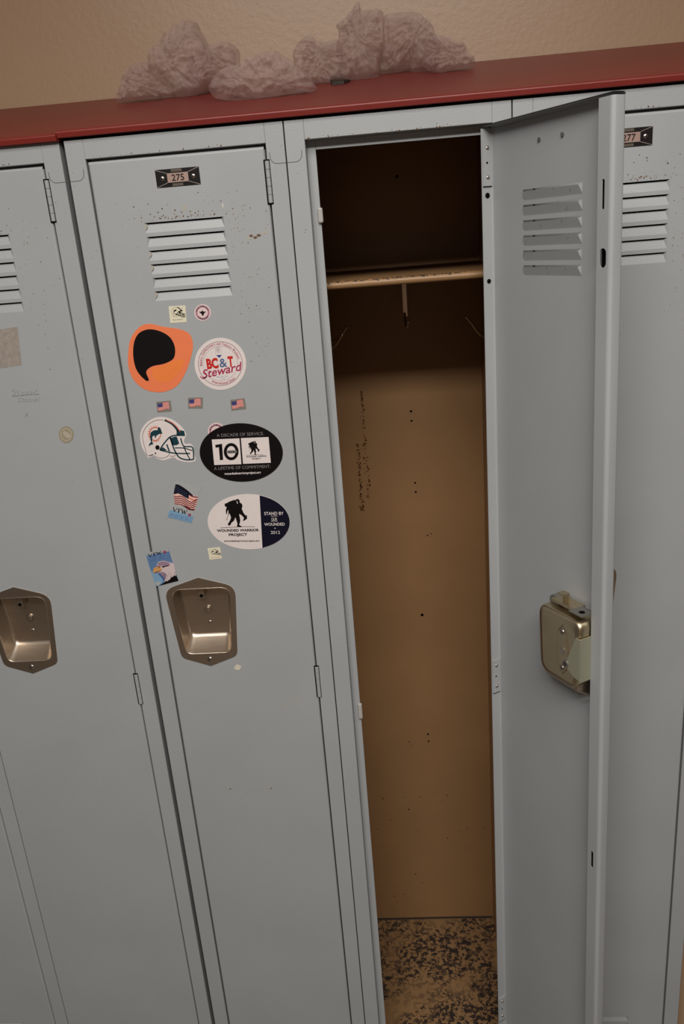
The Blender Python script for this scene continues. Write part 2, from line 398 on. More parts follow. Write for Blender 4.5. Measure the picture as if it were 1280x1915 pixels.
# ---- text
_tc = {}
def glyphs(txt, bold=0, shear=0):
    key = (txt, bold, shear)
    if key in _tc: return _tc[key]
    cu = bpy.data.curves.new('t', 'FONT'); cu.body = txt; cu.size = 1; cu.offset = bold; cu.shear = shear; cu.resolution_u = 3
    o = bpy.data.objects.new('t', cu); C.objects.link(o); dg = bpy.context.evaluated_depsgraph_get(); oe = o.evaluated_get(dg)
    me = oe.to_mesh(); vs = [tuple(q.co) for q in me.vertices]; fs = [tuple(f.vertices) for f in me.polygons]; oe.to_mesh_clear()
    bpy.data.objects.remove(o); bpy.data.curves.remove(cu)
    _tc[key] = (vs, fs); return _tc[key]
CAPH = .729
def text_on(b, txt, A, B, cap, mt, y, bold=0, shear=0, capref=None):
    vs, fs = glyphs(txt, bold, shear)
    if not vs: return
    x0 = min(q[0] for q in vs); x1 = max(q[0] for q in vs)
    A = Vector(A); B = Vector(B); ex = B-A; n = Vector((-ex.y, ex.x)).normalized()*cap
    k = capref or max(q[1] for q in vs)
    out = []
    for q in vs:
        w = A + ex*((q[0]-x0)/(x1-x0)) + n*(q[1]/k); out.append((w.x, y, w.y))
    b.add(out, fs, mt)
def text_arc(b, txt, c, r, a0, a1, cap, mt, y, inward=False, bold=0):
    """letters along a circle from angle a0 to a1 (degrees)"""
    ws = []
    for ch in txt:
        if ch == ' ': ws.append((None, .32)); continue
        vs, fs = glyphs(ch, bold); x0 = min(q[0] for q in vs); x1 = max(q[0] for q in vs); ws.append(((vs, fs, x0), x1-x0+.09))
    tot = sum(w for _, w in ws); s = cap/CAPH; pos = 0
    for g, w in ws:
        t = (pos + w/2)/tot; a = math.radians(a0+(a1-a0)*t)
        if g:
            vs, fs, x0 = g; adv = math.radians(abs(a1-a0))*r/tot
            er = Vector((math.cos(a), math.sin(a))); et = Vector((math.sin(a), -math.cos(a)))
            if inward: er = -er; et = -et
            base = Vector(c) + (er if not inward else -er)*r
            out = []
            for q in vs:
                p_ = base + et*((q[0]-x0-(w-.09)/2)*adv) + er*(q[1]*s)
                out.append((p_.x, y, p_.y))
            b.add(out, fs, mt)
        pos += w

HINGES = ((-.102, -.048), (-.888, -.831), (-1.735, -1.68))
def closed_xf(hx):
    return lambda c: Vector((c.x+hx, c.y, c.z))
HX276 = .583
def open_xf(c):
    f = math.radians(118.0 + 4.6*min(max((H+DZ1-c.z)/1.6, 0), 1.1))
    return Vector((HX276 + c.x*math.cos(f) - c.y*math.sin(f), c.x*math.sin(f) + c.y*math.cos(f), c.z))

def locker(k, num, label, X0=None, X1=None, marks=None, seed=1, specks=1.0, opened=False, low=0):
    X0 = k*PITCH+.0008 if X0 is None else X0; X1 = (k+1)*PITCH-.0008 if X1 is None else X1
    t = empty('locker', ((X0+X1)/2, .2, 0), label, 'locker', 'grey metal lockers in the row')
    rnd = random.Random(seed)
    frame(t, X0, X1, rnd); shell(t, X0, X1, opened)
    hx = X1-.0277 if not opened else HX276
    xf = open_xf if opened else closed_xf(hx)
    d = door(t, num, xf, rnd, cuts=[H-1.8+.07*i for i in range(26)] if opened else None, marks=marks, specks=specks, low=low)
    if not opened:
        for a, c in HINGES: hinge(d, xf, a, c)
    return t, d

# pencil writing, tape residue and chips as marks on the doors
def px_local(hx):
    return lambda u, v: (on_y(u, v).x-hx, on_y(u, v).z)
def marks274(b):
    P_ = px_local(-.0064-.0277)
    q = [P_(*p) for p in ((-14, 618), (33, 611), (37, 650), (41, 683), (-10, 690))]
    b.add([(x, -.0002, z) for x, z in q], [list(range(5))], M['residue'])
    for s in (((22,733),(26,729),(31,732),(27,738),(23,741),(32,741)), ((35,730),(33,740)), ((40,737),(43,733),(46,737),(42,740),(39,738)), ((49,733),(49,739),(53,738),(54,732)), ((58,739),(60,731)), ((70,729),(62,736),(72,739)), ((23,741),(74,737)),
              ((40,744),(34,746),(38,750),(33,753)), ((44,746),(41,751),(46,752),(48,747),(44,746)), ((51,746),(50,752),(55,751),(56,746)), ((59,752),(60,746),(64,752)), ((66,744),(66,752)), ((74,744),(66,749),(76,751)), ((47,772),(53,780)), ((53,772),(47,780))):
        ribbon(b, [P_(*p) for p in s], .00055, M['pencil'], -.00018)
def blob(b, P_, u, v, ru, rv, rnd, mt):
    k = 11; pts = [P_(u+ru*(.75+.4*rnd.random())*math.cos(i*2*math.pi/k), v+rv*(.75+.4*rnd.random())*math.sin(i*2*math.pi/k)) for i in range(k)]
    b.add([(x, -.0002, z) for x, z in pts], [list(range(k))], mt)
def marks275(b):
    P_ = px_local(PITCH-.0008-.0277); rnd = random.Random(8)
    blob(b, P_, 345, 389, 5, 6, rnd, M['worn']); blob(b, P_, 445, 1248, 7, 5, rnd, M['chip']); blob(b, P_, 417, 384, 1.5, 4, rnd, M['chip'])
    for u, v in ((470, 441), (478, 444), (484, 440), (492, 437), (498, 434), (465, 446)): blob(b, P_, u, v, 4, 2.5, rnd, M['rust'] if u % 3 else M['worn'])
    for u, v in ((533, 1320), (545, 1310), (557, 1308)): blob(b, P_, u, v, 3, 2, rnd, M['worn'])
    for u, v in ((431, 1475), (507, 1474)): blob(b, P_, u, v, 1.3, 1.3, rnd, M['rust'])
    ribbon(b, [P_(u, v) for u, v in ((431, 1475), (460, 1481), (507, 1475))], .0005, M['worn'], -.00018)

locker(-2, '273', 'grey locker cut off by the lower left corner of the photo', X1=-PITCH-.0006, seed=2, specks=.6)
locker(-1, '274', 'grey locker left of the sticker-covered one, with pencil writing and a faded round spot', X1=-.0064, seed=3, low=.022, marks=marks274, specks=.35)
T275, D275 = locker(0, '275', 'closed grey locker with number 275 and many stickers on its door', seed=4, low=.022, marks=marks275)
T276, D276 = locker(1, '276', 'open grey locker with its door swung out and a tan inside', seed=5, low=.022, opened=True)
locker(2, '277', 'grey locker behind the open door, far right of the row', X1=3*PITCH-.001, seed=6, specks=1.1)

# ---- fittings of the open locker
X0, X1 = PITCH+.0026, 2*PITCH-.0026
b = MB(); ys = .045; zs = H-.2215
prof = [(ys+.007+.0056*math.cos(math.radians(a)), zs+.0056*math.sin(math.radians(a))) for a in range(90, 271, 15)]
prof = [(.405, zs+.0056)] + prof + [(ys+.020, zs-.0056), (ys+.020, zs-.0045), (.405, zs+.0046)]
b.loft([[(x, y, z) for y, z in prof] for x in (X0, X1)], M['tan'], True, True)
rnd = random.Random(3)
for _ in range(160):
    x = X0+.01+rnd.random()*(X1-X0-.07); a = math.radians(95+abs(rnd.gauss(0, 22))); r = .0004+.0009*rnd.random()
    y = ys+.007+.0058*math.cos(a); z = zs+.0058*math.sin(a); ta = Vector((0, -math.sin(a), math.cos(a)))
    c = Vector((x, y, z)); w = Vector((1, 0, 0))
    b.add([c + w*r*2.2*math.cos(i*1.2566) + ta*r*math.sin(i*1.2566) for i in range(5)], [list(range(5))], M['speck'])
b.build('shelf', T276)
def hook(pts_px, ys_, extra=None):
    q = MB(); pts = [on_y(u, v, y) for (u, v), y in zip(pts_px, ys_)]
    q.tube(pts, [.0022]*(len(pts)-1)+[.0016], M['hookm'], 8)
    q.dome(pts[-1], (pts[-1]-pts[-2]), .0026, .0026, M['hookm'])
    if extra: extra(q)
    q.build('coat_hook', T276)
hook([(611, 655), (620, 652), (628, 645), (634, 636), (638, 629), (640, 626)], [.26, .25, .24, .225, .21, .205], lambda q: (q.tube([on_y(611, 633, .27), on_y(622, 637, .262), on_y(632, 635, .25), on_y(641, 624, .235), on_y(649, 610, .225)], .0017, M['hookm'])))
hook([(915, 632), (906, 630), (898, 625), (890, 615), (883, 605), (873, 593)], [.27, .262, .25, .235, .225, .21], None)
def ch(q):
    y = .33
    a = on_y(757, 552, y); q.box(a.x-.0038, a.x+.0038, y-.001, y+.001, on_y(758, 592, y).z, H-.229, M['hookm'])
    q.cyl((a.x, y-.001, a.z-.004), (0,-1,0), .002, .001, M['rivet']); q.cyl((a.x, y-.001, a.z-.020), (0,-1,0), .002, .001, M['rivet'])
hook([(757, 585), (758, 598), (760, 610), (762, 612), (764, 600)], [.33, .325, .31, .295, .29], ch)
# nylon bumpers on the latch side of the frame
for v0, v1, u in ((388, 417, 600), (1318, 1346, 674)):
    q = MB(); a = on_y(u, v0, .012); c = on_y(u, v1, .012); xb = PITCH+FX+.0132
    q.box(xb-.004, xb+.0032, .0135, .0195, c.z, a.z, M['nylon']); q.build('door_bumper', T276, bevel=.002)
# hinge leaves seen on the edge flange of the open door
for a, c in HINGES[:2] + ((-1.625, -1.57),):
    q = MB(open_xf)
    q.box(-.0022, -.0010, .0025, .0165, H+a-.002, H+c+.002, M['paint'])
    for zz in (.16, .84):
        q.dome((-.0021, .0088, H+a+(c-a)*zz), (-1, 0, 0), .0028, .0014, M['rivet'])
    q.cyl((-.0021, .0100, H+(a+c)/2), (-1, 0, 0), .0015, .0002, M['dark'], 10)
    q.box(-.0023, -.0010, .0025, .0165, H+a-.0030, H+a-.0020, M['dark'])
    for i in range(5): q.cyl((.0018, -.0008, H+a+(c-a)/5*i+.0003), (0,0,1), .0031, (c-a)/5-.0006, M['paint'], 12)
    q.build('hinge', D276, cuts=None)
for z, r in ((-.116, .0036), (-.2285, .0032)):
    q = MB(open_xf); q.cyl((-.0010, .0095, H+z), (-1, 0, 0), r, .0004, M['dark'], 16); q.build('flange_hole', D276)
# ---- lock case on the inside of the open door
q = MB(open_xf)
def case(s, y, dz=0): return [(x*s+CUPX-.001, y, z*s+CUPZ+H+dz) for x, z in rounded([(-.045, .072, .013), (.040, .072, .013), (.036, -.032, .018), (-.041, -.032, .018)], 6)]
q.loft([case(1, .0012), case(1, .029), case(.985, .033), case(.95, .0352), case(.80, .0358)], M['zinc']); q.add(case(.80, .0358), [list(range(len(case(.8, 0))))], M['zinc'])
# raised lozenge pressed in the cover
lz = [(0, .040), (.0095, .028), (.0125, 0), (.0095, -.028), (0, -.040), (-.0095, -.028), (-.0125, 0), (-.0095, .028)]
q.loft([[(CUPX-.013+x*s, y, CUPZ+H+.020+z*s) for x, z in lz] for s, y in ((1, .0357), (.9, .0370), (.86, .0371))], M['zinc'], smooth=False)
q.add([(CUPX-.013+x*.86, .0371, CUPZ+H+.020+z*.86) for x, z in lz], [list(range(8))], M['zinc'])
lock = q.build('lock_cover', D276)
for zz in (.028, -.028):
    q = MB(open_xf); q.dome((CUPX-.013, .0365, CUPZ+H+.020+zz), (0, 1, 0), .0042, .003, M['rivet']); q.build('rivet', D276)
q = MB(open_xf); q.cyl((CUPX-.013, .0370, CUPZ+H+.019), (0, 1, 0), .0075, .0005, M['zinc'], 20, r2=.0068); q.cyl((CUPX-.013, .0374, CUPZ+H+.019), (0, 1, 0), .0058, .0002, M['steel'], 20); q.build('cover_boss', D276)
q = MB(open_xf)
# latch channel linking case to the edge: top plate with a hole, side plate, lifting tab
zt_ = H+CUPZ+.082
q.box(-.2236, CUPX-.022, .010, .0345, zt_, zt_+.0012, M['galv']); q.cyl((-.2135, .024, zt_+.0012), (0, 0, 1), .0042, .0003, M['dark'], 16)
q.box(CUPX-.022, CUPX+.022, .0050, .026, zt_-.003, zt_+.0012, M['zinc'])
q.box(CUPX-.004, CUPX+.008, .016, .018, zt_+.001, zt_+.015, M['zinc']); q.box(CUPX-.004, CUPX+.008, .018, .027, zt_+.013, zt_+.015, M['zinc'])
q.cyl((CUPX+.024, .010, zt_-.006), (0, 1, 0), .009, .010, M['galv'], 18)
q.build('latch_channel', D276)
q = MB(open_xf)
sp = [(-.2240, H+CUPZ+.050), (-.2170, H+CUPZ+.050), (-.2110, H+CUPZ+.036), (-.1985, H+CUPZ+.006), (-.1960, H+CUPZ-.001), (-.2010, H+CUPZ-.004), (-.2150, H+CUPZ-.012), (-.2240, H+CUPZ-.013)]
q.sheet(sp, [], .0365, .0378, M['lockgreen']); q.box(-.2250, -.2238, .0182, .0378, H+CUPZ-.016, H+CUPZ+.050, M['lockgreen'])
q.cyl((-.1975, .0378, H+CUPZ+.002), (0, 1, 0), .0055, .0012, M['galv'], 18); q.cyl((-.1975, .039, H+CUPZ+.002), (0, 1, 0), .0032, .0004, M['speck'], 14)
q.tube([(-WD+.030, .020, H+CUPZ-.046), (-WD+.040, .024, H+CUPZ-.050), (-WD+.047, .022, H+CUPZ-.048)], .0008, M['galv'])
q.tube([(-WD+.024, .020, H+CUPZ-.044), (-WD+.030, .020, H+CUPZ-.046)], .0010, M['galv'])
q.build('latch_plate', D276)

# ------------------------------------------------------------------ red sloping top over the lockers
def hood(x0, x1, dz, label, skew=0, end=0):
    b = MB(); pr = [(.0015, .0015), (-.0075, .0015)] + [(-.0055+.0032*math.cos(math.radians(a)), .0078+.0032*math.sin(math.radians(a))) for a in range(190, 99, -15)]
    yb = YB-.0015; pr += [(0, SL0), (yb, SL0+SLK*yb), (yb, SL0+SLK*yb-.0015), (.0015, SL0-.0016)]
    b.loft([[(x+(skew*y/YB if i == end else 0), y, H+z+dz) for y, z in pr] for i, x in enumerate((x0, x1))], M['red'], False, True)
    o = b.build('sloping_cover', origin=((x0+x1)/2, .2, H), bevel=.0006); tag(o, label, 'metal cover', 'red sloping tops over the lockers'); return o
hood(-1.2, -.0035, -.0022, 'red sloping metal top over the left lockers, ending at the wide gap', .12, 1)
hood(-.002, 1.5, .0012, 'long red sloping metal top over the sticker-covered locker, the open one and further right', .12)

# ------------------------------------------------------------------ stickers
def flat(name, rgb, rough=.42): return mat(name, rgb, rough, var=.02, vscale=60)
K = {'cream': flat('cream_paper', (226, 220, 196)), 'white': flat('white_vinyl', (226, 216, 214)), 'pink': flat('pinkish_paper', (224, 200, 200)),
     'ink': mat('black_ink', (14, 8, 11), .5, spec=.2), 'navy': mat('navy_ink', (14, 15, 34), .5, spec=.2), 'orange': flat('orange_vinyl', (238, 128, 84)), 'orange2': flat('deep_orange_ink', (240, 132, 66)),
     'red': flat('red_ink', (196, 34, 30)), 'magenta': flat('dark_pink_ink', (168, 44, 84)), 'purple': flat('purple_ink', (168, 120, 138)), 'blue': flat('blue_ink', (52, 56, 130)),
     'steelblue': flat('steel_blue_ink', (74, 96, 140)), 'lblue': flat('pale_blue_ink', (130, 160, 196)), 'teal': flat('dark_teal_ink', (16, 56, 66)), 'grey': flat('grey_ink', (128, 124, 124)),
     'khaki': flat('khaki_backing', (128, 124, 116)), 'fred': flat('flag_red', (196, 84, 84)), 'fwhite': flat('flag_white', (232, 190, 180)), 'fblue': flat('flag_blue', (52, 46, 110)),
     'dred': flat('dark_red_ink', (116, 40, 46)), 'cloud': flat('pale_sky', (168, 172, 172)), 'sky': flat('blue_sky', (92, 124, 166)), 'sky2': flat('light_blue_sky', (122, 160, 192)),
     'feather': flat('white_feathers', (206, 188, 190)), 'shadef': flat('mauve_feathers', (150, 126, 146)), 'beak': flat('beak_yellow', (206, 152, 92)), 'beakd': flat('beak_brown', (140, 78, 50)),
     'orangered': flat('orange_red_ink', (206, 96, 62)), 'faded': flat('faded_tan_print', (150, 142, 118), .7), 'fadedl': flat('faded_pale_print', (176, 168, 150), .7)}
def crop(x0, y0, s): return lambda X, Y: (x0+X/s, y0+Y/s)
def smooth(pts, n=5, closed=True):
    out = []; N = len(pts)
    for i in range(N if closed else N-1):
        p0, p1, p2, p3 = [Vector(pts[(i+k) % N] if closed else pts[min(max(i+k, 0), N-1)]) for k in (-1, 0, 1, 2)]
        for k in range(n):
            t = k/n; out.append(tuple(.5*((2*p1)+(-p0+p2)*t+(2*p0-5*p1+4*p2-p3)*t*t+(-p0+3*p1-3*p2+p3)*t**3)))
    if not closed: out.append(tuple(pts[-1]))
    return out
def ellipse(cx, cy, rx, ry, n=48, rot=0):
    c, s_ = math.cos(math.radians(rot)), math.sin(math.radians(rot))
    return [(cx+rx*math.cos(t)*c-ry*math.sin(t)*s_, cy+rx*math.cos(t)*s_+ry*math.sin(t)*c) for t in [2*math.pi*i/n for i in range(n)]]
class Sticker:
    """a thin printed sheet on the door: outline and print given in the coordinates of one measured view"""
    def __init__(s, cr, outline, mt, y0=0, th=.0004):
        s.cr = cr; s.b = MB(); s.y = y0-th; s.k = 0
        P2 = [s.p(q) for q in outline]; s.n = len(P2)
        s.b.sheet(P2, [], s.y, y0 - .0001 if y0 == 0 else y0, mt)
        s.c = Vector((sum(q[0] for q in P2)/s.n, 0, sum(q[1] for q in P2)/s.n)); s.u = None
    def p(s, q): w = on_y(*s.cr(*q)); return (w.x, w.z)
    def ly(s, k): return s.y - .00012*k
    def scale(s):
        if s.u is None: a = Vector(s.p((500, 500))); c = Vector(s.p((600, 500))); s.u = (c-a).length/100
        return s.u
    def poly(s, pts, mt, k=1):
        P2 = [s.p(q) for q in pts]; s.b.sheet(P2, [], s.ly(k), s.ly(k), mt)
    def ring(s, cx, cy, r, w, mt, k=1, ry=None, n=56):
        ry = ry or r; a = [s.p(q) for q in ellipse(cx, cy, r+w/2, ry+w/2, n)]; c = [s.p(q) for q in ellipse(cx, cy, r-w/2, ry-w/2, n)]
        y = s.ly(k); s.b.add([(x, y, z) for x, z in a+c], [(i, (i+1) % n, n+(i+1) % n, n+i) for i in range(n)], mt)
    def line(s, pts, w, mt, k=1, curve=False):
        if curve: pts = smooth(pts, 5, False)
        ribbon(s.b, [s.p(q) for q in pts], w*s.scale(), mt, s.ly(k))
    def text(s, t, A, B, h, mt, k=2, **kw): text_on(s.b, t, s.p(A), s.p(B), h*s.scale(), mt, s.ly(k), **kw)
    def arc(s, t, c, r, a0, a1, h, mt, k=2, **kw): text_arc(s.b, t, s.p(c), r*s.scale(), a0, a1, h*s.scale(), mt, s.ly(k), **kw)
    def done(s, name, label, cat, group=None):
        o = s.b.build(name, origin=(s.c.x, 0, s.c.z), recalc=False); return tag(o, label, cat, group)

def helmet(st, f, mono=False, k=1):
    """side view of a football helmet facing right; f maps the drawing into the sticker"""
    T = K['ink'] if mono else K['teal']; w = 1 if not mono else st_w
    L = lambda pts, ww, mt, kk=k+1, cv=True: st.line([f(q) for q in pts], ww*w, mt, kk, cv)
    Pp = lambda pts, mt, kk=k+1: st.poly([f(q) for q in pts], mt, kk)
    L([(165,690),(125,695),(100,620),(72,500),(82,430),(122,365),(190,315),(270,297),(350,312)], 4, K['ink'])
    L([(320,300),(390,335),(440,385),(465,425)], 24, T); L([(335,300),(400,330),(455,380),(490,430)], 9, K['ink'] if mono else K['orangered'], k+2)
    Pp([(450,418),(478,410),(535,422),(545,478),(475,476),(450,470)], T)
    L([(262,632),(310,560),(375,490),(440,470),(480,470)], 14, T); L([(262,632),(330,650),(440,670),(600,672)], 14, T)
    L([(375,490),(400,560),(430,640),(480,715),(560,742),(640,738)], 15, T, k+1); L([(640,738),(638,660),(618,598),(530,590),(495,500)], 14, T)
    L([(530,595),(560,665),(600,740)], 12, T); L([(430,610),(530,612),(625,640)], 11, T); L([(340,570),(370,650)], 16, T)
    Pp([(375,500),(450,480),(480,560),(450,580),(400,580)], T)
    Pp([(295,600),(350,640),(265,636)], T)
    Pp(ellipse(237, 605, 24, 26, 18), K['ink'])
    L([(195,690),(235,715),(300,722),(355,700),(375,655)], 4, K['ink']); L([(375,700),(410,706),(440,690)], 4, K['ink']); L([(165,690),(190,684),(140,700)], 8, K['ink'])
    Pp(ellipse(215, 670, 9, 9, 10), K['ink'])
    if not mono:
        L(smooth(ellipse(210, 455, 62, 72, 18))[:-14], 9, K['orangered'], k+1, False)
        for i in range(14):
            a = math.radians(60+i*20); L([(210+66*math.cos(a), 455+76*math.sin(a)), (210+80*math.cos(a), 455+92*math.sin(a))], 9, K['orangered'], k+1, False)
    dol = [(140,597),(148,562),(166,545),(155,490),(160,440),(192,415),(240,410),(245,378),(268,385),(276,402),(292,452),(258,452),(228,470),(212,502),(204,468),(180,482),(178,535),(190,568),(160,575)]
    Pp(dol, T, k+3)
st_w = .75

# cream square with a helmet
cA = crop(310, 562, 14.22)
s = Sticker(cA, [(80,155),(525,130),(560,570),(125,600)], K['cream'])
def fA(q): X, Y = (q[0]-45)/600, (q[1]-270)/490; return (150+X*370+Y*10-10, 165+Y*290-X*8)
st_w = 1.0; helmet(s, fA, True)
s.text('Miami Dolphins', (190,530), (460,508), 26, K['ink'], capref=.73); s.poly(ellipse(440, 195, 12, 12, 10), K['grey'])
s.done('square_sticker', 'small cream square sticker with a helmet drawing, just under the louvres', 'sticker', 'small square helmet stickers')
# round sticker, second from the top
def roundel(cr, cx, cy, r, label, y0=0):
    s = Sticker(cr, ellipse(cx, cy, r, r, 40), K['pink'], y0)
    s.ring(cx, cy, r*.73, r*.20, K['purple'], 1)
    s.arc('BALTIMORE', (cx, cy), r*.66, 165, 15, r*.17, K['ink'], 2, bold=.02); s.arc('ORIOLES', (cx, cy), r*.82, 215, 325, r*.17, K['ink'], 2, inward=True, bold=.02)
    # plain dark wing shape in the middle
    s.poly([(cx+r*a, cy+r*c) for a, c in ((-.45,-.08),(-.15,-.12),(.0,-.26),(.1,-.12),(.42,-.10),(.2,.06),(.12,.30),(-.02,.42),(-.08,.22),(-.22,.08))], K['ink'], 2)
    return s.done('round_sticker', label, 'sticker', 'small round stickers with a purple ring')
roundel(cA, 985, 320, 222, 'small round pinkish sticker with a purple ring, beside the upper cream square')
# big orange sticker: the figure on it is left out, a plain dark patch stands in
cB = crop(220, 595, 8.0)
s = Sticker(cB, smooth([(330,130),(480,85),(700,130),(930,165),(1080,240),(1130,400),(1090,620),(1010,830),(900,1000),(740,1090),(560,1105),(380,1050),(240,920),(165,740),(160,520),(200,300)], 4), K['orange'])
s.poly(smooth([(340,210),(480,165),(650,200),(790,290),(860,440),(840,600),(700,680),(520,720),(430,800),(470,920),(420,930),(300,800),(245,640),(235,460),(265,310)], 4), K['ink'], 1)
s.poly(smooth([(520,760),(700,700),(900,620),(1000,640),(930,800),(800,930),(640,960),(540,880)], 4), K['orange2'], 1)
s.done('die_cut_sticker', 'large orange sticker with a plain black patch, left of the round union sticker', 'sticker')
# union steward sticker
cC = crop(355, 620, 10.667)
s = Sticker(cC, ellipse(613, 645, 515, 520, 64, 0), K['white'])
s.ring(613, 640, 438, 9, K['purple']); s.ring(613, 640, 438, 3, K['ink'], 2); s.ring(613, 640, 345, 5, K['purple'])
s.arc('Bakery, Confectionery and Tobacco Workers', (613, 640), 366, 183, 10, 54, K['magenta'], 2, bold=.012)
s.arc('International Union', (613, 640), 412, 238, 310, 54, K['magenta'], 2, inward=True, bold=.012)
s.text('BC', (352,738), (583,716), 195, K['red'], 2, bold=.05); s.text('T', (775,697), (880,690), 200, K['red'], 2, bold=.05)
s.text('&', (605,712), (755,698), 165, K['steelblue'], 2, bold=.01)
s.text('Steward', (262,935), (1075,760), 165, K['magenta'], 3, bold=.012, shear=.35)
s.line([(210,890),(250,930),(300,930),(340,890)], 16, K['magenta'], 3, True)
s.poly([(530,470),(640,465),(595,525)], K['blue'], 2); s.line([(515,330),(520,460)], 4, K['lblue'], 2); s.line([(625,320),(640,460)], 4, K['lblue'], 2); s.line([(515,330),(570,300),(625,320)], 4, K['lblue'], 2)
s.text('AFL', (540,360), (600,355), 30, K['grey']); s.text('CIO', (535,395), (605,390), 30, K['grey']); s.text('CLC', (550,425), (600,422), 22, K['grey'])
s.text('AFL-CIO, CLC', (540,920), (770,898), 26, K['lblue']); s.text('Local', (610,955), (710,945), 24, K['lblue'], capref=.73)
s.done('round_sticker', 'large round white union sticker with red BC&T lettering and Steward in script', 'sticker')
# three little flags
cD = crop(255, 735, 5.953)
def bil(q, u, v):
    a, b_, c, d = [Vector(x) for x in q]; w = (a*(1-u)+b_*u)*(1-v)+(d*(1-u)+c*u)*v; return (w.x, w.y)
def flag(q, label):
    s = Sticker(cD, q, K['khaki']); f = lambda u, v: bil(q, u, v)
    wav = lambda u: .06*math.sin(u*7)
    def band(u0, u1, v0, v1, mt, k):
        us = [u0+(u1-u0)*i/8 for i in range(9)]
        s.poly([f(u, v0+wav(u)) for u in us]+[f(u, v1+wav(u)) for u in us[::-1]], mt, k)
    band(.08, .86, .13, .80, K['fwhite'], 1)
    for i in range(7):
        v = .13+.67*i/6.5; band(.08, .86, v, v+.67/13, K['fred'], 2)
    band(.08, .42, .12, .48, K['fblue'], 3)
    for i in range(4):
        for j in range(3): u = .13+.08*i; v = .17+.10*j+wav(.13+.08*i); s.poly([f(u, v), f(u+.02, v), f(u+.02, v+.03), f(u, v+.03)], K['lblue'], 4)
    s.done('flag_sticker', label, 'sticker', 'small flag stickers in a row')
flag([(223,97),(383,84),(398,203),(236,216)], 'small flag sticker, leftmost of the three in a row')
flag([(577,52),(742,48),(742,172),(580,172)], 'small flag sticker, middle one of the three in a row')
flag([(1047,76),(1208,57),(1225,178),(1060,196)], 'small flag sticker, rightmost of the three, under the union sticker')
# helmet sticker
s = Sticker(cD, smooth([(45,520),(48,440),(80,370),(140,310),(220,272),(310,268),(400,295),(480,350),(540,418),(556,470),(532,530),(545,566),(600,564),(632,595),(648,680),(664,742),(635,764),(560,768),(470,748),(420,718),(370,732),(300,748),(230,728),(190,700),(135,722),(108,680),(68,610)], 4), K['white'])
st_w = 1.0; helmet(s, lambda q: q)
s.done('helmet_sticker', 'white sticker shaped like a football helmet with a leaping dolphin in an orange ring', 'sticker')
# half hidden roundel
roundel(crop(255, 735, 5.953), 893, 425, 95, 'small round sticker peeking out from under the black oval sticker')
# black oval
cE = crop(370, 785, 7.53)
def soldier(s, f, k=2):
    s.poly([f(q) for q in [(310,200),(340,190),(370,172),(430,150),(455,150),(470,138),(500,136),(518,160),(516,182),(550,205),(556,240),(545,270),(570,330),(598,365),(616,362),(622,410),(590,435),(562,446),(578,400),(540,360),(508,345),(520,400),(524,450),(510,500),(545,520),(540,531),(478,531),(485,480),(470,430),(456,392),(437,440),(400,470),(387,500),(366,512),(348,490),(380,440),(395,400),(386,365),(368,335),(345,400),(335,440),(330,428),(350,370),(360,318),(350,285),(335,352),(325,340),(322,290),(334,248),(312,240),(303,218)]], K['ink'], k)
    s.line([f(q) for q in [(240,541),(400,533),(560,525),(730,526)]], 6*s.kk, K['ink'], k, True)
    s.poly([f(q) for q in [(470,160),(480,162),(492,195),(482,205),(478,185)]], K['white'], k+1)
s = Sticker(cE, ellipse(615, 457, 585, 410, 72, 1.5), K['ink'], y0=-.0008); s.kk = .6
s.poly([(200,275),(590,258),(618,622),(235,635)], K['white']); s.poly([(610,255),(1000,240),(1032,602),(640,618)], K['white'])
s.poly([(248,352),(305,342),(345,335),(360,562),(316,566),(300,382),(256,392)], K['ink'], 2); s.ring(474, 446, 83, 42, K['ink'], 2, ry=100)
s.poly([(415,430),(535,424),(560,445),(538,466),(418,472)], K['grey'], 3); s.text('YEARS', (425,464), (535,458), 26, K['ink'], 4, bold=.02)
soldier(s, lambda q: (560+q[0]*.505, 230+q[1]*.495))
s.text('WOUNDED WARRIOR', (685,528), (972,516), 20, K['ink'], 2, bold=.03); s.text('PROJECT', (768,556), (890,550), 20, K['ink'], 2, bold=.03)
s.text('A DECADE OF SERVICE.', (272,240), (935,212), 44, K['grey'], 2); s.text('A LIFETIME OF COMMITMENT.', (235,705), (1030,672), 44, K['grey'], 2)
s.text('woundedwarriorproject.org', (380,772), (893,752), 36, K['white'], 2, bold=.02, capref=.73)
s.done('oval_sticker', 'black oval sticker with white squares, a large 10 and a soldier carrying another', 'sticker')
# white and navy oval
cF = crop(380, 915, 7.53)
E_ = ellipse(645, 456, 580, 389, 96, 1.5)
s = Sticker(cF, E_, K['white']); s.kk = 1
xl = lambda y: 797+(y-85)*(41/743)
s.poly([(xl(82), 84)]+[q for q in ellipse(645, 456, 577, 386, 96, 1.5)[-34:]+ellipse(645, 456, 577, 386, 96, 1.5)[:30] if q[0] > xl(q[1])+2]+[(xl(828), 826)], K['navy'])
soldier(s, lambda q: q)
s.text('WOUNDED WARRIOR', (197,598), (790,588), 38, K['ink'], 2, bold=.035); s.text('PROJECT', (365,656), (625,651), 38, K['ink'], 2, bold=.035)
s.text('woundedwarriorproject.org', (295,738), (797,735), 30, K['ink'], 2, bold=.02, capref=.73)
s.text('STAND BY', (864,362), (1136,358), 46, K['white'], 2, bold=.012); s.text('WOUNDED', (866,512), (1152,508), 42, K['white'], 2, bold=.012); s.text('2012', (956,628), (1085,626), 46, K['white'], 2)
s.text('OUR', (965,438), (1046,436), 40, K['white'], 2, bold=.005); s.line([(958,378),(1050,376)], 5, K['white'], 2); s.line([(958,449),(1052,447)], 5, K['white'], 2)
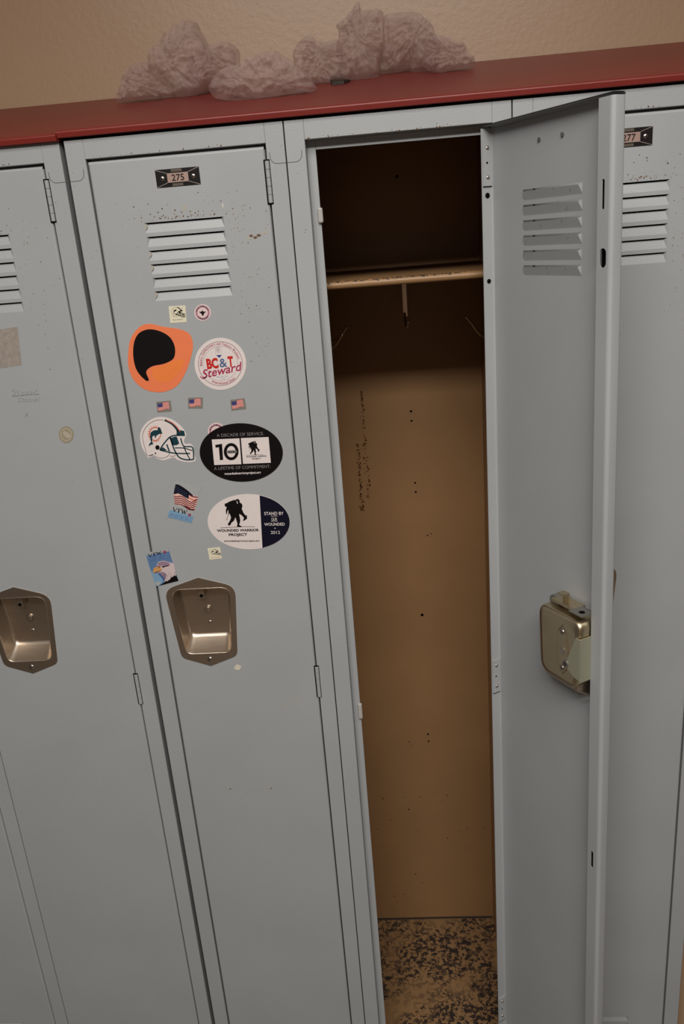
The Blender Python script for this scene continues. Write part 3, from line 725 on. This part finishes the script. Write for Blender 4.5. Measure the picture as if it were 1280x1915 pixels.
s.poly([(1015+12*(1 if i % 2 == 0 else .45)*math.sin(i*math.pi/5), 547-12*(1 if i % 2 == 0 else .45)*math.cos(i*math.pi/5)) for i in range(10)], K['white'], 2)
s.done('oval_sticker', 'white oval sticker with a navy right end and a large soldier silhouette', 'sticker')
# flag magnet with letters
def serif(s, A, B, h, mt, k, w):
    """V F W drawn with thick and thin strokes and serifs"""
    A = Vector(A); B = Vector(B); ex = (B-A); n = Vector((ex.y, -ex.x)).normalized()*h
    f = lambda u, v: tuple(A+ex*u+n*v)
    for pts, ww in ((((0,1),(.14,0)), 1), (((.14,0),(.28,1)), .45), (((-.03,1),(.06,1)), .5), (((.23,1),(.32,1)), .5),
                    (((.42,0),(.42,1)), 1), (((.37,1),(.58,1)), .5), (((.42,.52),(.54,.52)), .5), (((.37,0),(.48,0)), .4), (((.58,1),(.58,.8)), .4),
                    (((.64,1),(.75,0)), 1), (((.75,0),(.82,.9)), .45), (((.82,.9),(.91,0)), 1), (((.91,0),(1,1)), .45), (((.61,1),(.69,1)), .5), (((.96,1),(1.04,1)), .5)):
        s.line([f(*q) for q in pts], w*ww, mt, k)
cG = crop(310, 895, 18.29)
s = Sticker(cG, smooth([(320,120),(330,115),(1180,330),(1185,345),(890,1530),(875,1535),(60,1320),(52,1305)], 2), K['cloud'])
s.poly([(70,1250),(150,1060),(560,1180),(960,1290),(890,1520),(70,1312)], K['sky2'])
flagp = [(280,530),(300,380),(340,185),(450,200),(620,300),(770,410),(930,560),(1110,625),(1080,800),(1020,960),(990,1095),(860,1060),(700,960),(620,930),(470,900),(310,880)]
s.poly(flagp, K['fwhite'], 2)
for i in range(5):
    o = i*88
    pts = [(285-(-i*6),600+o*.72),(400,612+o*.72),(520,600+o*.78),(640,655+o*.80),(780,760+o*.80),(900,800+o*.72),(1085-i*22,700+o*.92)]
    s.line([p_ for p_ in pts], 34, K['dred'], 3, True)
s.line([(790,520),(900,600),(1100,640)], 40, K['dred'], 3, True); s.line([(800,650),(930,720),(1080,735)], 34, K['orangered'], 3, True); s.line([(620,930),(760,990),(880,1060),(985,1070)], 40, K['dred'], 3, True)
s.poly([(340,185),(450,200),(620,300),(770,410),(930,560),(940,600),(800,540),(785,690),(650,625),(540,545),(420,500),(275,530),(300,380)], K['navy'], 4)
for i in range(7):
    for j in range(4):
        x = 345+i*62+j*6; y = 230+i*46+j*68; s.poly(ellipse(x, y, 9, 9, 6), K['lblue'], 5)
serif(s, (240,1110), (700,1215), 130, K['navy'], 3, 30)
s.ring(820, 1240, 38, 22, K['magenta'], 3)
s.line([(770,1180),(870,1300)], 12, K['magenta'], 3); s.line([(870,1190),(770,1290)], 12, K['magenta'], 3)
for a, b_, h in (((180,1215),(860,1385),36), ((110,1250),(880,1455),40), ((90,1305),(870,1500),26)):
    n_ = 26
    for i in range(n_):
        u = (i+.5)/n_; x = a[0]+(b_[0]-a[0])*u; y = a[1]+(b_[1]-a[1])*u
        if i % 6 != 5: s.line([(x, y), (x+6, y-h*(.6+.4*((i*7) % 3)/2))], 11, K['steelblue'], 3)
s.done('flag_magnet', 'tilted card with a waving flag and VFW letters, left of the white oval', 'magnet', 'cards with VFW letters')
# eagle magnet
cH = crop(265, 1015, 17.07)
s = Sticker(cH, [(125,330),(470,245),(850,152),(900,330),(1000,650),(1100,980),(1180,1205),(860,1285),(480,1392),(430,1300),(330,1000),(240,720)], K['sky'])
s.poly([(130,330),(470,248),(846,156),(880,270),(500,340),(165,420)], K['cloud'])
s.poly([(262,840),(400,960),(520,990),(690,1160),(690,1240),(560,1360),(480,1388),(430,1300),(335,1010)], K['sky2'])
s.poly([(440,1250),(560,1230),(640,1250),(560,1350),(480,1385)], K['cloud'], 2)
s.poly(smooth([(480,720),(540,610),(640,575),(760,575),(900,615),(1030,670),(1060,800),(1090,960),(1100,1040),(1010,1080),(960,1160),(860,1190),(790,1290),(720,1230),(660,1090),(520,990),(560,930),(640,860),(600,790)], 3), K['feather'], 3)
s.poly([(520,985),(600,930),(720,960),(760,1100),(730,1260),(690,1180),(620,1080)], K['steelblue'], 4)
s.poly([(560,930),(700,920),(800,1010),(760,1150),(690,1060),(620,1000)], K['shadef'], 5)
s.poly([(520,640),(640,590),(780,590),(900,640),(900,740),(760,720),(600,730),(500,730)], K['shadef'], 4)
for i in range(26):
    a = .2+i*.05; x = 740+i*13; y = 900+((i*37) % 11)*22; s.line([(x, y), (x-25+((i*13) % 5)*8, y+110)], 8, K['shadef'] if i % 2 else K['white'], 5)
s.poly(smooth([(380,960),(372,880),(400,800),(470,765),(560,770),(640,820),(650,860),(560,900),(520,930),(440,940),(400,965)], 3), K['beak'], 5)
s.line([(395,955),(470,925),(560,900),(640,872)], 18, K['beakd'], 6, True); s.poly([(510,740),(610,745),(600,795),(540,780)], K['beakd'], 6)
s.poly([(650,742),(860,712),(860,735),(740,760),(720,778),(660,775)], K['ink'], 6)
s.poly([(1100,1010),(1185,1205),(860,1285),(570,1362),(700,1280),(740,1255),(790,1200),(830,1230),(860,1180),(900,1180),(960,1080),(1010,1090),(1030,1035),(1080,1060)], K['ink'], 5)
serif(s, (235,452), (640,352), 92, K['navy'], 3, 28)
s.ring(740, 290, 34, 22, K['magenta'], 3); s.line([(690,330),(790,250)], 12, K['magenta'], 3); s.line([(700,250),(790,330)], 12, K['magenta'], 3)
for a, b_, h in (((250,500),(880,380),50), ((250,590),(900,450),60)):
    for i in range(24):
        u = (i+.5)/24; x = a[0]+(b_[0]-a[0])*u; y = a[1]+(b_[1]-a[1])*u
        if i % 5 != 4: s.line([(x, y), (x+4, y-h*(.5+.4*((i*5) % 3)/2))], 12, K['blue'] if i % 2 else K['lblue'], 3)
s.done('eagle_magnet', 'card with a white-headed eagle and VFW letters, just above the steel pull', 'magnet', 'cards with VFW letters')
# lower cream square
cI = crop(375, 1015, 25.6)
s = Sticker(cI, [(340,262),(940,208),(1035,745),(445,812)], K['cream'])
def fI(q): X, Y = (q[0]-45)/600, (q[1]-270)/490; return (420+X*520+Y*60, 300+Y*320-X*30)
st_w = 1.0; helmet(s, fI, True)
s.text('Miami Dolphins', (520,730), (950,690), 38, K['orangered'], capref=.73)
s.done('square_sticker', 'small cream square sticker with a helmet drawing, above the steel pull by the white oval', 'sticker', 'small square helmet stickers')
# faded round spot on the left locker
cJ = crop(0, 590, 5.333)
s = Sticker(cJ, smooth(ellipse(662, 1188, 74, 84, 16), 2), K['faded'])
s.ring(662, 1188, 52, 10, K['fadedl'], 1, ry=60); s.poly([(625,1170),(650,1150),(690,1175),(710,1200),(690,1225),(655,1215)], K['fadedl'], 1)
s.done('faded_sticker', 'faded tan round sticker remains on the locker left of the sticker-covered one', 'sticker')

# ------------------------------------------------------------------ crumpled sheer wads on top
def slope_z(y): return H+SL0+SLK*y+.0012
def lobe(b, cr, pts, ybase, thick, seed, rings=30, seg=230):
    """one gathered bulge of film: an outline with real thickness, folds fanning out from where it is gathered, resting on the sloping top"""
    out = smooth([cr(*p_) for p_ in pts], 8)
    P = [Vector(q) for q in out]; L = [0]
    for i in range(len(P)): L.append(L[-1]+(P[(i+1) % len(P)]-P[i]).length)
    res = []; j = 0
    for i in range(seg):
        t = L[-1]*i/seg
        while L[j+1] < t: j += 1
        a, c = P[j], P[(j+1) % len(P)]; res.append(a+(c-a)*((t-L[j])/max(L[j+1]-L[j], 1e-6)))
    W = [on_y(q.x, q.y, ybase) for q in res]
    c = sum(W, Vector())/seg
    rr = random.Random(int(seed*100))
    for layer, (sc, th) in enumerate(((1, 1), (.93, .55))):
        off = Vector((seed*3.1+layer*7, seed*1.7, seed*.9))
        gath = [c+(W[rr.randrange(seg)]-c)*rr.uniform(.2, .7) for _ in range(3)]
        for side in (-1, 1):
            Ls = []
            for k in range(rings+1):
                t = 1-(k/rings)**1.1
                row = []
                for w in W:
                    wo = 1+(.05+.22*layer)*noise.noise(w*(38-20*layer)+off)+.035*noise.noise(w*95+off)-.10*layer
                    q = c+(w-c)*(t*sc*wo)
                    h = thick*th*math.sqrt(max(0, 1-t**2.2))
                    e = min(1, (1-t)*9)
                    f = 0
                    for g_i, g in enumerate(gath):
                        d = q-g; rad = math.hypot(d.x, d.z)+.004; an = math.atan2(d.z, d.x)
                        an += .9*noise.noise(q*18+off*(g_i+1))
                        f += (1-abs(noise.noise(Vector((math.cos(an)*3.2, math.sin(an)*3.2, rad*14))+off*(g_i+1)))*2.2)*.0042*min(1, rad*45)*math.exp(-rad*10)*2
                    f += (1-abs(noise.noise(q*52+off))*3)*.0042+(1-abs(noise.noise(q*110-off))*3)*.0020
                    y = ybase+side*(h*(.8+.5*noise.noise(q*13+off))+f*e)
                    row.append(Vector((q.x, min(y, YB-.004), q.z)))
                    r_ = row[-1]; r_.z = max(r_.z, slope_z(r_.y)+.0006+.0003*layer)
                Ls.append(row)
            b.loft(Ls, M['veil'], True)
def wad(name, lobes, label):
    b = MB()
    for i, (cr, pts, uv, th) in enumerate(lobes):
        y = on_slope(*uv).y; lobe(b, cr, pts, y+th*.35, th, i+len(label)*.37)
    c = Vector(lobes[0][0](*lobes[0][1][0])); w = on_slope(*lobes[0][2])
    o = b.build(name, origin=(w.x, w.y, w.z)); tag(o, label, 'plastic film', 'wads of sheer film on the red top'); return o
c2 = crop(200, 0, 3.556); c3 = crop(540, 0, 3.556)
wad('film_wad', [
    (c2, [(75,680),(88,580),(112,500),(180,430),(270,418),(380,500),(470,600),(480,655),(280,672),(150,686)], (255, 190), .030),
    (c2, [(492,668),(440,600),(330,520),(285,430),(300,360),(400,240),(500,160),(595,138),(640,220),(680,310),(700,420),(700,560),(620,640)], (335, 184), .045),
    (c2, [(520,640),(530,450),(600,330),(700,310),(800,288),(875,330),(893,440),(860,520),(780,600),(690,590),(600,645)], (370, 180), .040),
    (c2, [(695,640),(688,560),(780,470),(890,430),(960,390),(1100,345),(1200,390),(1290,450),(1350,510),(1392,595),(1280,622),(1100,660),(920,690),(780,670)], (470, 188), .048)],
    'left wad of crumpled sheer whitish film lying on the red top')
wad('film_wad', [
    (c3, [(30,400),(45,320),(140,235),(190,280),(270,290),(340,270),(400,400),(430,500),(400,545),(280,566),(190,572),(110,560),(60,500)], (590, 160), .035),
    (c3, [(318,175),(345,155),(400,100),(440,45),(472,18),(490,70),(615,75),(632,130),(645,300),(612,420),(588,520),(430,550),(370,530),(330,420),(322,300),(335,210)], (660, 152), .045),
    (c3, [(632,130),(655,100),(700,88),(850,95),(930,150),(968,195),(1005,320),(990,470),(850,500),(790,470),(680,487),(608,490),(600,400),(628,260)], (750, 140), .045),
    (c3, [(890,420),(930,260),(1040,243),(1110,295),(1170,300),(1195,365),(1230,390),(1245,425),(1190,465),(1080,472),(1015,502),(960,480)], (850, 136), .035)],
    'right, taller wad of crumpled sheer whitish film lying on the red top')
b = MB(); rnd = random.Random(2)
P = [on_slope(*c3(*q)) for q in [(275,545),(290,532),(340,538),(412,551),(370,566),(290,574)]]
b.loft([[q+Vector((0, 0, .0014)) for q in P], [q+Vector((0, 0, .0042+.003*rnd.random())) for q in P]], M['debris'], False, True)
w = P[0]; tag(b.build('scrap', origin=(w.x, w.y, w.z)), 'small dark brown scrap at the foot of the right film wad', 'scrap')
